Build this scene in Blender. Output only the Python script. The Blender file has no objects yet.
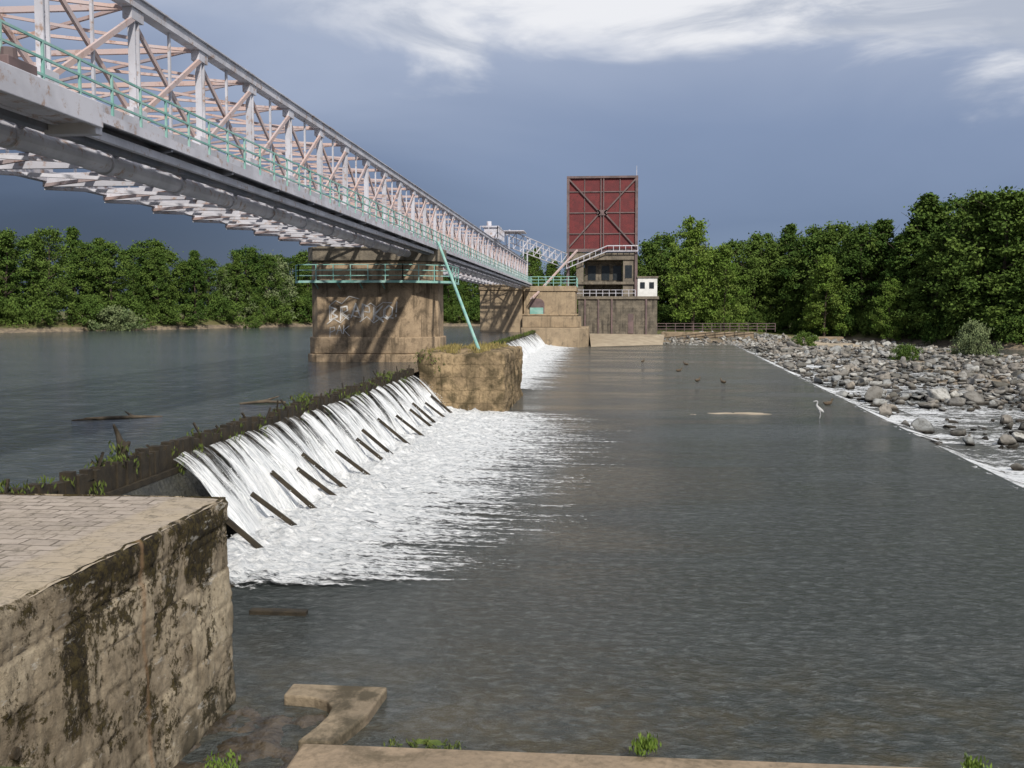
import bpy, bmesh, math, random
import numpy as np
from mathutils import Vector, noise as mn
random.seed(7); rng=np.random.default_rng(7)
S=bpy.context.scene
col=S.collection
def n3(x,y,z=0.0): return mn.noise(Vector((x,y,z)))
def fb(x,y,z=0.0,o=4): return mn.fractal(Vector((x,y,z)),1.0,2.0,o)

# ---------- node helpers ----------
class NT:
    def __init__(s,tree): s.t=tree; s.n=tree.nodes; s.l=tree.links
    def link(s,a,b): s.l.new(a,b)
    def setin(s,sock,v):
        if isinstance(v,bpy.types.NodeSocket): s.l.new(v,sock)
        else: sock.default_value=v
    def math(s,op,a,b=0.0,c=0.0,clamp=False):
        n=s.n.new('ShaderNodeMath'); n.operation=op; n.use_clamp=clamp
        s.setin(n.inputs[0],a); s.setin(n.inputs[1],b); s.setin(n.inputs[2],c)
        return n.outputs[0]
    def mix(s,f,a,b,blend='MIX'):
        n=s.n.new('ShaderNodeMix'); n.data_type='RGBA'; n.blend_type=blend
        s.setin(n.inputs[0],f)
        for i,v in ((6,a),(7,b)):
            if isinstance(v,tuple) and len(v)==3: v=v+(1,)
            s.setin(n.inputs[i],v)
        return n.outputs[2]
    def noise(s,vec,scale,detail=4,rough=.55,dist=0.0):
        n=s.n.new('ShaderNodeTexNoise'); n.inputs['Scale'].default_value=scale
        n.inputs['Detail'].default_value=min(detail,6); n.inputs['Roughness'].default_value=rough
        n.inputs['Distortion'].default_value=dist
        if vec is not None: s.l.new(vec,n.inputs['Vector'])
        return n.outputs[0]
    def smooth(s,v,a,b,lo=0.0,hi=1.0):
        n=s.n.new('ShaderNodeMapRange'); n.interpolation_type='SMOOTHSTEP'
        s.setin(n.inputs[0],v)
        for i,x in ((1,a),(2,b),(3,lo),(4,hi)): n.inputs[i].default_value=x
        return n.outputs[0]
    def scale(s,vec,sc):
        n=s.n.new('ShaderNodeVectorMath'); n.operation='MULTIPLY'
        s.l.new(vec,n.inputs[0]); n.inputs[1].default_value=sc
        return n.outputs[0]
    def pos(s):
        return s.n.new('ShaderNodeNewGeometry').outputs['Position']
    def sep(s,v):
        n=s.n.new('ShaderNodeSeparateXYZ'); s.l.new(v,n.inputs[0]); return n.outputs
    def comb(s,x,y,z):
        n=s.n.new('ShaderNodeCombineXYZ')
        for i,v in enumerate((x,y,z)): s.setin(n.inputs[i],v)
        return n.outputs[0]
    def bump(s,h,strength=.5,dist=.05,normal=None):
        n=s.n.new('ShaderNodeBump'); n.inputs['Strength'].default_value=strength
        n.inputs['Distance'].default_value=dist; s.l.new(h,n.inputs['Height'])
        if normal is not None: s.l.new(normal,n.inputs['Normal'])
        return n.outputs[0]
def newmat(name,rough=.8,spec=.3):
    m=bpy.data.materials.new(name); m.use_nodes=True
    t=NT(m.node_tree); b=m.node_tree.nodes['Principled BSDF']
    b.inputs['Roughness'].default_value=rough
    b.inputs['Specular IOR Level'].default_value=spec
    return m,t,b
def simple(name,c1,c2,rough=.8,scale=2.0,bumps=20,bstr=.3,bdist=.03,spec=.3):
    m,t,b=newmat(name,rough,spec); p=t.pos()
    f=t.smooth(t.noise(p,scale,6,.65),.35,.65)
    t.link(t.mix(f,c1,c2),b.inputs['Base Color'])
    t.link(t.bump(t.noise(p,bumps,4),bstr,bdist),b.inputs['Normal'])
    return m

# ---------- materials ----------
def concrete(name,c1,c2,cd,streak=.8,course=0.0,dark_lo=.5,dark_hi=.72,brk=.6):
    m,t,b=newmat(name,.9,.2); p=t.pos()
    base=t.mix(t.smooth(t.noise(p,.8,6,.65),.35,.65),c1,c2)
    st=t.noise(t.scale(p,(2.2,2.2,.18)),1.0,6,.6)
    blot=t.noise(p,.9,6,.7,.4)
    s1=t.math('MULTIPLY',t.smooth(st,.5,.7),streak)
    base=t.mix(s1,base,cd)
    base=t.mix(t.math('MULTIPLY',t.smooth(blot,dark_lo,dark_hi),.8),base,cd)
    fine=t.noise(p,9,6,.7)
    base=t.mix(t.math('MULTIPLY',t.smooth(fine,.4,.75),.45),base,(c2[0]*.35,c2[1]*.35,c2[2]*.33))
    h=t.math('ADD',fine,t.math('MULTIPLY',blot,1.5))
    if course>0:
        x,y,z=t.sep(p)
        wob=t.math('MULTIPLY',t.noise(p,1.7,3),.25)
        br=t.n.new('ShaderNodeTexBrick'); t.link(t.comb(t.math('ADD',t.math('ADD',x,y),wob),t.math('ADD',z,wob),0.0),br.inputs['Vector'])
        br.inputs['Scale'].default_value=1; br.inputs['Brick Width'].default_value=course*2.0
        br.inputs['Row Height'].default_value=course; br.inputs['Mortar Size'].default_value=.025
        br.inputs['Mortar Smooth'].default_value=.8
        br.inputs['Color1'].default_value=(.75,.75,.75,1); br.inputs['Color2'].default_value=(1.05,1.05,1.05,1)
        br.inputs['Mortar'].default_value=(.5,.48,.45,1)
        base=t.mix(brk,base,br.outputs[0],'MULTIPLY')
        h=t.math('SUBTRACT',h,t.math('MULTIPLY',br.outputs[1],.8))
    t.link(base,b.inputs['Base Color'])
    t.link(t.bump(h,.6,.05),b.inputs['Normal'])
    return m
M_conc=concrete('pier_stone',(.42,.315,.21),(.32,.24,.16),(.085,.065,.045),.85,.0,.46,.68)
M_pier2=concrete('gate_pier_stone',(.40,.31,.21),(.31,.24,.165),(.12,.10,.075),.6,.0)
M_cap=concrete('cap_concrete',(.24,.205,.16),(.16,.14,.115),(.06,.055,.045),.7)
M_block=concrete('rubble_stone',(.38,.28,.165),(.21,.155,.095),(.05,.042,.022),.75,.75,.43,.62,.55)
M_tbase=concrete('dark_masonry',(.22,.19,.15),(.13,.115,.095),(.05,.045,.04),.8,.6)
M_ledge=concrete('ledge_concrete',(.33,.255,.18),(.25,.195,.14),(.09,.075,.05),.0,0,.48,.68)
M_kerb=concrete('kerb_concrete',(.31,.25,.175),(.20,.16,.115),(.045,.04,.027),.0,0,.43,.60)
M_white=simple('white_render',(.72,.72,.70),(.6,.6,.58),.8,1.0)
M_dark=simple('dark_timber',(.022,.018,.013),(.045,.035,.022),.7,3,30,.6)
M_wet=simple('wet_stone',(.02,.02,.016),(.05,.048,.035),.35,2,8,.8,.1,.5)
M_mud=simple('mud',(.03,.024,.017),(.08,.062,.042),.3,3,10,.8,.05,.5)
M_sand=simple('sand',(.38,.32,.235),(.28,.23,.17),.95,.6,12)
M_moss=simple('moss',(.10,.13,.03),(.05,.08,.02),.95,6,30,.8)
M_glass=simple('window_glass',(.02,.025,.03),(.03,.035,.04),.15)
M_turq=simple('turquoise_paint',(.17,.37,.33),(.29,.46,.42),.6,1.5,40,.2,.01)
M_graf=simple('spray_paint',(.70,.70,.69),(.45,.42,.38),.85,3)
def paint(name,a,bb,rust,lo=.56,hi=.7):
    m,t,b=newmat(name,.6,.4); p=t.pos()
    c=t.mix(t.smooth(t.noise(p,.7,4),.4,.6),a,bb)
    c=t.mix(t.smooth(t.noise(p,2.3,6,.75),lo,hi),c,rust)
    t.link(c,b.inputs['Base Color']); t.link(t.bump(t.noise(p,18,3),.2,.01),b.inputs['Normal'])
    return m
M_steel=paint('pale_steel',(.54,.54,.60),(.43,.43,.48),(.33,.24,.20),.53,.66)
M_pink=paint('faded_pink_steel',(.50,.37,.34),(.46,.38,.38),(.30,.18,.14),.52,.66)
M_girder=paint('dark_girder',(.13,.14,.17),(.20,.20,.23),(.12,.07,.05))
M_red=paint('red_gate',(.15,.024,.026),(.115,.02,.023),(.07,.018,.018),.5,.7)
M_frame=paint('gate_frame',(.11,.08,.08),(.16,.11,.11),(.07,.03,.02))

def wall_mat():
    m,t,b=newmat('abutment_stone',.92,.2); p=t.pos(); x,y,z=t.sep(p)
    at=t.n.new('ShaderNodeAttribute'); at.attribute_name='blk'
    c=t.mix(t.smooth(t.noise(p,1.0,6,.7),.38,.62),(.48,.41,.31),(.29,.24,.175))
    c=t.mix(1.0,c,t.mix(at.outputs['Fac'],(.74,.72,.69),(1.05,1.04,1.0)),'MULTIPLY')
    c=t.mix(t.math('MULTIPLY',t.smooth(t.noise(p,5,6,.85),.47,.68),.75),c,(.12,.10,.07))
    stv=t.noise(t.scale(p,(1,3.2,.30)),1,6,.65)
    c=t.mix(t.math('MULTIPLY',t.smooth(stv,.52,.66),.5),c,(.085,.07,.05))
    hz=t.smooth(z,0.2,3.1,-.05,.085); hy=t.smooth(y,8.5,12.5,-.005,.05)
    a=t.noise(p,.95,6,.68,.6); bq=t.noise(p,8,6,.9)
    mk=t.math('ADD',t.math('ADD',a,t.math('MULTIPLY',t.math('SUBTRACT',bq,.5),.6)),t.math('ADD',hz,hy))
    mk=t.math('ADD',mk,t.math('MULTIPLY',t.math('SUBTRACT',stv,.5),.2))
    lich=t.smooth(mk,.595,.63)
    lc=t.mix(t.smooth(bq,.44,.6),(.012,.009,.006),(.075,.058,.02))
    c=t.mix(t.math('MULTIPLY',lich,.96),c,lc)
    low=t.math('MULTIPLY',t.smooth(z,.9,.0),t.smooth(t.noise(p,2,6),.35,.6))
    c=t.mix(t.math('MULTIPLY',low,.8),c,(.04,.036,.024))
    wh=t.smooth(t.noise(t.scale(p,(1,1,3.5)),1.9,6,.75),.59,.66)
    c=t.mix(t.math('MULTIPLY',wh,.5),c,(.56,.54,.50))
    sy=t.math('ABSOLUTE',t.math('SUBTRACT',t.math('ADD',y,t.math('MULTIPLY',t.noise(p,1.6,4),.16)),11.78))
    c=t.mix(t.math('MULTIPLY',t.smooth(sy,.09,.0),.55),c,(.33,.21,.12))
    t.link(c,b.inputs['Base Color'])
    h=t.math('ADD',t.math('ADD',t.noise(p,12,6,.8),t.math('MULTIPLY',lich,.5)),t.math('MULTIPLY',t.noise(p,45,4,.7),.4))
    t.link(t.bump(h,1.0,.04),b.inputs['Normal'])
    return m
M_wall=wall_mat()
def pave_mat():
    m,t,b=newmat('abutment_paving',.9,.2); p=t.pos(); x,y,z=t.sep(p)
    br=t.n.new('ShaderNodeTexBrick'); 
    wob=t.math('MULTIPLY',t.noise(p,1.5,3),.16)
    t.link(t.comb(t.math('ADD',x,wob),t.math('ADD',y,wob),0.0),br.inputs['Vector'])
    br.inputs['Scale'].default_value=1; br.inputs['Brick Width'].default_value=.42
    br.inputs['Row Height'].default_value=.26; br.inputs['Mortar Size'].default_value=.02
    br.inputs['Mortar Smooth'].default_value=.7
    br.inputs['Color1'].default_value=(.40,.345,.30,1); br.inputs['Color2'].default_value=(.29,.25,.215,1)
    br.inputs['Mortar'].default_value=(.12,.10,.08,1)
    edge=t.smooth(x,-6.5,-6.35)
    bc=t.mix(edge,br.outputs[0],(.36,.30,.225))
    c=t.mix(t.math('MULTIPLY',t.smooth(t.noise(p,1.3,6,.7),.4,.65),.6),bc,(.35,.30,.25))
    c=t.mix(t.math('MULTIPLY',t.smooth(t.noise(p,5,6,.8),.48,.68),.75),c,(.12,.105,.08))
    c=t.mix(t.math('MULTIPLY',t.smooth(t.noise(p,.8,6,.75),.54,.68),.7),c,(.12,.11,.07))
    t.link(c,b.inputs['Base Color'])
    h=t.math('SUBTRACT',t.noise(p,14,6,.7),t.math('MULTIPLY',br.outputs[1],.8))
    t.link(t.bump(h,.7,.02),b.inputs['Normal']); return m
M_pave=pave_mat()

def water(name,c1,c2,s1=3.0,bs=.5,rough=.08,yst=1.0,shallow=False):
    m,t,b=newmat(name,rough,.5); p=t.pos(); b.inputs['IOR'].default_value=1.33
    big=t.noise(t.scale(p,(.05,.16,1)),1,5,.6,.4)
    c=t.mix(t.smooth(big,.38,.62),c1,c2)
    if shallow:
        x,y,z=t.sep(p)
        fl=t.noise(t.scale(p,(.35,1.6,1)),1,6,.7)
        edge=t.math('ADD',y,t.math('MULTIPLY',t.noise(p,.5,3),3.0))
        far=t.smooth(edge,58,60.5)
        c=t.mix(t.math('MULTIPLY',far,t.smooth(fl,.3,.75)),c,(.105,.095,.075))
        near=t.smooth(y,19,13.5)
        c=t.mix(t.math('MULTIPLY',near,t.smooth(t.noise(p,.7,6,.65),.4,.62)),c,(.060,.054,.036))
        t.link(t.smooth(big,.4,.65,rough*.7,rough*2.2),b.inputs['Roughness'])
    q=t.scale(p,(1,yst,1))
    a1=t.noise(q,s1,5,.7,.5)
    c=t.mix(t.smooth(a1,.44,.68),c,t.mix(.5,c,(.135,.145,.145)))
    t.link(c,b.inputs['Base Color'])
    h=t.math('ADD',a1,t.math('MULTIPLY',t.noise(q,s1*.28,3,.5),1.6))
    h=t.math('ADD',h,t.math('MULTIPLY',t.noise(q,s1*3.2,3,.6),.35))
    t.link(t.bump(h,bs,.16),b.inputs['Normal']); return m
M_pool=water('pool_water',(.028,.037,.044),(.043,.052,.060),2.0,.6,.08,1.3)
M_apron=water('apron_water',(.034,.041,.041),(.050,.056,.054),3.4,.8,.10,1.5,True)
M_river=water('river_water',(.05,.055,.05),(.09,.09,.08),2.5,.8,.12)

def foam_mat(name,sx,sy,gain=1.0):
    m,t,b=newmat(name,.6,.3)
    at=t.n.new('ShaderNodeAttribute'); at.attribute_name='fo'
    p=t.pos()
    st=t.noise(t.scale(p,(sx,sy,1)),1,6,.65,.5)
    fi=t.noise(t.scale(p,(1.6,3,1)),2.4,6,.75,.6)
    v=t.math('ADD',at.outputs['Fac'],t.math('ADD',t.math('MULTIPLY',t.math('SUBTRACT',st,.5),2.0*gain),t.math('MULTIPLY',t.math('SUBTRACT',fi,.5),2.0*gain)))
    f=t.smooth(v,.36,.86)
    c=t.mix(t.smooth(fi,.36,.62),(.50,.53,.56),(.86,.87,.88))
    t.link(c,b.inputs['Base Color'])
    t.link(t.bump(fi,.9,.18),b.inputs['Normal'])
    t.link(f,b.inputs['Alpha'])
    return m
M_foam=foam_mat('foam',.35,2.6)
M_riffle=foam_mat('riffle_foam',.9,1.2,1.1)
def fall_mat():
    m,t,b=newmat('falling_water',.5,.3)
    uv=t.n.new('ShaderNodeUVMap'); uv.uv_map='UVMap'
    u,v,w=t.sep(uv.outputs[0])
    wob=t.math('MULTIPLY',t.noise(t.comb(u,0.0,9.0),.55,3),4.0)
    lean=t.math('ADD',u,t.math('MULTIPLY',v,.1))
    fr=t.math('FRACT',t.math('DIVIDE',t.math('ADD',u,wob),1.35))
    jet=t.math('SUBTRACT',1.0,t.math('MULTIPLY',t.math('ABSOLUTE',t.math('SUBTRACT',fr,.5)),2.0))
    a=t.noise(t.comb(t.math('MULTIPLY',lean,1.3),t.math('MULTIPLY',v,.6),0.0),1,3,.55)
    bq=t.noise(t.comb(t.math('MULTIPLY',lean,8),t.math('MULTIPLY',v,1.3),3.0),1,5,.75)
    fi=t.noise(t.comb(t.math('MULTIPLY',lean,18),t.math('MULTIPLY',v,6),7.0),1,5,.75)
    val=t.math('ADD',t.math('ADD',t.math('MULTIPLY',a,1.0),t.math('MULTIPLY',bq,1.0)),t.math('ADD',t.math('MULTIPLY',jet,.42),t.math('MULTIPLY',v,.62)))
    val=t.math('ADD',val,t.math('MULTIPLY',t.math('SUBTRACT',fi,.5),.7))
    f=t.smooth(val,1.14,1.52)
    c=t.mix(t.smooth(t.math('ADD',bq,fi),.8,1.15),(.52,.55,.58),(.88,.89,.90))
    t.link(c,b.inputs['Base Color']); t.link(f,b.inputs['Alpha'])
    t.link(t.bump(t.math('ADD',bq,fi),.8,.12),b.inputs['Normal']); return m
M_fall=fall_mat()
M_spray=simple('spray',(.80,.81,.82),(.70,.72,.74),.6,3)

def leaf_mat(name,c1,c2,c3):
    m=bpy.data.materials.new(name); m.use_nodes=True; t=NT(m.node_tree); b=t.n['Principled BSDF']
    b.inputs['Roughness'].default_value=.85; b.inputs['Specular IOR Level'].default_value=.06
    oi=t.n.new('ShaderNodeObjectInfo'); at=t.n.new('ShaderNodeAttribute'); at.attribute_name='tint'
    c=t.mix(oi.outputs['Random'],c1,c2); c=t.mix(at.outputs['Fac'],c,c3)
    t.link(c,b.inputs['Base Color']); return m
M_leaf=leaf_mat('foliage',(.034,.072,.016),(.080,.128,.028),(.105,.155,.034))
M_willow=leaf_mat('willow_foliage',(.11,.155,.065),(.14,.175,.085),(.19,.225,.11))
M_bright=leaf_mat('bright_foliage',(.085,.15,.026),(.11,.175,.03),(.145,.20,.045))
M_grass=leaf_mat('weed_leaves',(.04,.065,.018),(.06,.088,.02),(.12,.145,.04))
M_dry=leaf_mat('dry_grass',(.22,.18,.07),(.13,.14,.045),(.34,.27,.11))
M_bark=simple('bark',(.08,.06,.045),(.05,.04,.03),.95,4)
def rockmat():
    m,t,b=newmat('rock',.9,.25); p=t.pos(); g=t.n.new('ShaderNodeNewGeometry')
    r=g.outputs['Random Per Island']
    ramp=t.n.new('ShaderNodeValToRGB'); t.link(r,ramp.inputs[0])
    e=ramp.color_ramp.elements; e[0].color=(.12,.115,.10,1); e[1].color=(.46,.45,.42,1)
    for q,cc in ((.35,(.23,.22,.205)),(.6,(.31,.275,.235)),(.8,(.28,.29,.29))):
        k=e.new(q); k.color=cc+(1,)
    c=t.mix(t.math('MULTIPLY',t.smooth(t.noise(p,3,6,.7),.43,.68),.7),ramp.outputs[0],(.085,.078,.065))
    z=t.sep(p)[2]
    c=t.mix(t.smooth(z,-.10,-.34),c,(.035,.03,.024))
    t.link(c,b.inputs['Base Color']); t.link(t.bump(t.noise(p,7,6,.75),.9,.10),b.inputs['Normal']); return m
M_rock=rockmat()
def groundmat():
    m,t,b=newmat('ground',.95,.15); p=t.pos(); z=t.sep(p)[2]
    g=t.mix(t.smooth(t.noise(p,.25,6,.7),.4,.6),(.075,.085,.03),(.12,.11,.05))
    s=t.mix(t.smooth(t.noise(p,1.1,6,.7),.4,.6),(.25,.20,.14),(.14,.115,.09))
    x=t.sep(p)[0]
    lvl=t.math('SUBTRACT',z,t.smooth(x,5,-10,0.0,2.4))
    f=t.smooth(t.math('ADD',lvl,t.math('MULTIPLY',t.noise(p,.6,5),.6)),.7,1.3)
    t.link(t.mix(f,s,g),b.inputs['Base Color'])
    t.link(t.bump(t.noise(p,3,6,.7),.6,.15),b.inputs['Normal']); return m
M_ground=groundmat()

# ---------- mesh helpers ----------
def mesh_np(name,v,f,mat,attr=None,uv=None,parent=None,smooth=False,link=True):
    v=np.asarray(v,dtype=np.float32); f=np.asarray(f,dtype=np.int32)
    me=bpy.data.meshes.new(name); k=f.shape[1]
    me.vertices.add(len(v)); me.vertices.foreach_set('co',v.ravel())
    me.loops.add(f.size); me.loops.foreach_set('vertex_index',f.ravel())
    me.polygons.add(len(f)); me.polygons.foreach_set('loop_start',np.arange(0,f.size,k,dtype=np.int32))
    me.polygons.foreach_set('loop_total',np.full(len(f),k,dtype=np.int32))
    if smooth: me.polygons.foreach_set('use_smooth',np.ones(len(f),dtype=bool))
    me.update(calc_edges=True)
    if attr:
        for an,av in attr.items():
            a=me.attributes.new(an,'FLOAT','POINT'); a.data.foreach_set('value',np.asarray(av,dtype=np.float32).ravel())
    if uv is not None:
        l=me.uv_layers.new(name='UVMap'); l.data.foreach_set('uv',np.asarray(uv,dtype=np.float32)[f.ravel()].ravel())
    me.materials.append(mat)
    if not link: return me
    o=bpy.data.objects.new(name,me); col.objects.link(o)
    if parent: o.parent=parent
    return o
def gridfaces(nx,ny):
    i=np.arange(nx-1)[:,None]*ny+np.arange(ny-1)[None,:]
    i=i.ravel(); return np.stack([i,i+ny,i+ny+1,i+1],1)
class MB:
    def __init__(s): s.v=[]; s.f=[]
    def box(s,x0,x1,y0,y1,z0,z1):
        n=len(s.v); s.v+=[(x0,y0,z0),(x1,y0,z0),(x1,y1,z0),(x0,y1,z0),(x0,y0,z1),(x1,y0,z1),(x1,y1,z1),(x0,y1,z1)]
        s.f+=[(n,n+3,n+2,n+1),(n+4,n+5,n+6,n+7),(n,n+1,n+5,n+4),(n+1,n+2,n+6,n+5),(n+2,n+3,n+7,n+6),(n+3,n,n+4,n+7)]
    def beam(s,a,b,w,h=None):
        h=h or w; a=Vector(a); b=Vector(b); d=(b-a).normalized()
        up=Vector((0,0,1)) if abs(d.z)<.95 else Vector((0,1,0))
        r=d.cross(up).normalized(); u=r.cross(d).normalized(); n=len(s.v)
        for p in (a,b):
            for sx,sy in ((-1,-1),(1,-1),(1,1),(-1,1)): s.v.append(tuple(p+r*sx*w/2+u*sy*h/2))
        s.f+=[(n,n+1,n+2,n+3),(n+7,n+6,n+5,n+4)]+[(n+i,n+4+i,n+4+(i+1)%4,n+(i+1)%4) for i in range(4)]
    def cyl(s,a,b,r1,r2=None,k=12):
        r2=r1 if r2 is None else r2; a=Vector(a); b=Vector(b); d=(b-a).normalized()
        up=Vector((0,0,1)) if abs(d.z)<.95 else Vector((0,1,0))
        r=d.cross(up).normalized(); u=r.cross(d).normalized(); n=len(s.v)
        for p,q in ((a,r1),(b,r2)):
            for i in range(k):
                an=2*math.pi*i/k; s.v.append(tuple(p+(r*math.cos(an)+u*math.sin(an))*q))
        s.f+=[(n+i,n+(i+1)%k,n+k+(i+1)%k,n+k+i) for i in range(k)]
        s.f+=[tuple(n+i for i in reversed(range(k))),tuple(n+k+i for i in range(k))]
    def prism(s,pts,z0,z1):
        n=len(s.v); k=len(pts)
        s.v+=[(x,y,z0) for x,y in pts]+[(x,y,z1) for x,y in pts]
        s.f+=[tuple(n+i for i in reversed(range(k))),tuple(n+k+i for i in range(k))]
        s.f+=[(n+i,n+(i+1)%k,n+k+(i+1)%k,n+k+i) for i in range(k)]
    def obj(s,name,mat,parent=None,bevel=0):
        me=bpy.data.meshes.new(name); me.from_pydata(s.v,[],s.f); me.materials.append(mat)
        bm=bmesh.new(); bm.from_mesh(me); bmesh.ops.recalc_face_normals(bm,faces=bm.faces); bm.to_mesh(me); bm.free()
        o=bpy.data.objects.new(name,me); col.objects.link(o)
        if parent: o.parent=parent
        if bevel:
            b=o.modifiers.new('b','BEVEL'); b.width=bevel; b.segments=2
        return o
def empty(name):
    e=bpy.data.objects.new(name,None); col.objects.link(e); return e

# ---------- ground ----------
bx=[-3000,-600,-300,-98,-68,-15,10,43,69,200,600,3000]
by=[-300,40,90,156,228,238,228,220,171,120,60,-300]
def ybank(x): return float(np.interp(x,bx,by))
def edgeX(y): return 14.4+(y-35.5)*(7.6/118.5)
def gh(x,y):
    lvl=2.4*min(1,max(0,(5-x)/15))
    d=(y-ybank(x))*.75
    h=-1.5
    if d>-6:
        t=min(1,max(0,(d+1)/9)); h=lvl-1.2+ (3.2)*t + .35*n3(x*.08,y*.08)+.15*n3(x*.4,y*.4)
    if x>edgeX(y)+1.5 and 30<y:
        k=min(1,(x-edgeX(y)-1.5)/16)
        r=-.87+.42*k+.55*n3(x*.06,y*.09)+.22*n3(x*.4,y*.4)
        if x>54 : r-=.06*(x-54)
        h=max(h,r)
    if y>188 and -16<x<60:
        k=min(1,(y-188)/20)*min(1,(x+16)/5)*min(1,(60-x)/30)
        h=max(h,-.8+2.6*k+.2*n3(x*.2,y*.2))
    if y<12: 
        t=min(1,max(0,(9-y)/5)); h=max(h,-1.2+5.5*t)
    return h
xs=np.unique(np.concatenate([np.linspace(-3000,-300,12),np.linspace(-300,-120,30),np.linspace(-120,110,170),np.linspace(110,300,30),np.linspace(300,3000,12)]))
ys=np.unique(np.concatenate([np.linspace(-1500,-20,8),np.linspace(-20,20,30),np.linspace(20,290,200),np.linspace(290,600,10),np.linspace(600,4000,8)]))
V=[(x,y,gh(x,y)) for x in xs for y in ys]
mesh_np('ground',V,gridfaces(len(xs),len(ys)),M_ground,smooth=True)

# ---------- water ----------
def sheet(name,pts,z,mat):
    me=bpy.data.meshes.new(name); me.from_pydata([(x,y,z) for x,y in pts],[],[tuple(range(len(pts)))]); me.materials.append(mat)
    o=bpy.data.objects.new(name,me); col.objects.link(o); return o
sheet('pool_water',[(-900,14.6),(-10.82,14.6),(-10.82,300),(-900,300)],2.4,M_pool)
sheet('apron_water',[(-10.8,12.0),(edgeX(12),12.0),(edgeX(230),230),(-10.8,230)],0,M_apron)
sheet('river_water',[(edgeX(10)-.3,10),(700,10),(700,300),(edgeX(300)-.3,300)],-.42,M_river)
b=MB()
for y0 in range(12,228,3):
    xa,xb=edgeX(y0),edgeX(y0+3)
    i=len(b.v); b.v+=[(xa-.35,y0,-.05),(xa,y0,-.01),(xa+.12,y0,-1.2),(xa-.35,y0,-1.2),(xb-.35,y0+3,-.05),(xb,y0+3,-.01),(xb+.12,y0+3,-1.2),(xb-.35,y0+3,-1.2)]
    b.f+=[(i,i+1,i+5,i+4),(i+1,i+2,i+6,i+5)]
b.obj('apron_sill',M_wet)

# ---------- weir ----------
def weir_body(y0,y1,parent):
    b=MB()
    b.v=[(-11.0,y0,-1.5),(-11.0,y0,1.95),(-10.76,y0,1.95),(-9.35,y0,-.3),(-9.35,y0,-1.5)]
    b.v+=[(x,y1,z) for x,y,z in b.v]
    b.f=[(0,1,2,3,4),(9,8,7,6,5)]+[(i,5+i,5+(i+1)%5,(i+1)%5) for i in range(5)]
    b.obj('weir_body',M_wet,parent)
def boards(y0,y1,parent,step=.24):
    b=MB(); y=y0
    while y<y1:
        h=2.50+.22*random.random()+.16*n3(y*.3,1.0)
        b.box(-11.02-.06*random.random(),-10.84+.07*random.random(),y,y+step*.9,1.5,h)
        if random.random()<.14: b.beam((-10.9,y,h-.1),(-10.9+random.uniform(-.3,.15),y+random.uniform(-.2,.2),h+random.uniform(.1,.35)),.05)
        y+=step
    b.box(-10.80,-10.70,y0,y1,1.88,2.02)
    b.obj('timber_boards',M_dark,parent)
def fall(y0,y1,parent,res=.1):
    ny=int((y1-y0)/res); nt=30; V=[];UV=[]
    for i in range(ny):
        y=y0+(y1-y0)*i/(ny-1)
        r=n3(y*.7,3.0)*.34+n3(y*2.2,7.0)*.2+n3(y*5,17.0)*.08; g=n3(y*.35,9)*.4
        top=2.24+.16*n3(y*1.1,5)
        for j in range(nt):
            t=j/(nt-1)
            x=-10.72+(1.95+g)*t**.93+r*t*1.2+.10*n3(y*5,t*3)*t
            z=top*(1-t**1.2)+.04+.24*r*math.sin(t*3.1)+.09*n3(y*5,t*5,3)*t*(1.15-t)+.03
            V.append((x,y+.10*n3(y*3,t*3),z)); UV.append((y,t))
    mesh_np('falling_water',V,gridfaces(ny,nt),M_fall,uv=UV,parent=parent,smooth=True)
W=empty('weir')
weir_body(14.6,57.8,W); weir_body(71,171,W); boards(14.7,57.6,W); boards(72,171,W,.5)
fall(24.2,57.8,W,.07); fall(76,171,W,.25)
b=MB(); y=18.9
while y<56.5:
    s=random.uniform(0,.45)
    b.beam((-9.7+s,y,1.42-s*.75),(-8.05+s*.4,y+random.uniform(-.15,.3),.0),.09,.12); y+=random.choice([1.7,2.3,3.0])+random.uniform(-.35,.35)
b.obj('struts',M_dark,W)
b=MB(); b.box(-6.9,-5.75,18.9,19.1,-.1,.09); b.obj('timber_beam',M_dark,None,.02)
n=14000
yy_=rng.uniform(24.6,57.6,n); tt_=rng.uniform(.35,1,n)
px=-10.7+1.95*tt_+rng.normal(size=n)*.12*tt_+.12; pz=2.2*(1-tt_**1.2)+.10+np.abs(rng.normal(size=n))*.08
yy_+=.35*np.array([n3(a*1.4,4.0) for a in yy_])
foot_=rng.random(n)<.78
px=np.where(foot_,-8.95+rng.normal(size=n)*.4+np.abs(rng.normal(size=n))*.3,px); pz=np.where(foot_,.08+np.abs(rng.normal(size=n))*.13,pz)
c_=np.stack([px,yy_,pz],1); k=len(c_); s_=rng.uniform(.004,.014,(k,1,1))
tet=np.array([[1,1,1],[1,-1,-1],[-1,1,-1],[-1,-1,1]])[None]*s_
vv=(c_[:,None,:]+tet).reshape(-1,3); base=np.arange(k)[:,None]*4
ff=np.concatenate([base+np.array([[0,1,2]]),base+np.array([[0,3,1]]),base+np.array([[0,2,3]]),base+np.array([[1,3,2]])])
mesh_np('spray',vv,ff,M_spray,parent=W)

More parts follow.
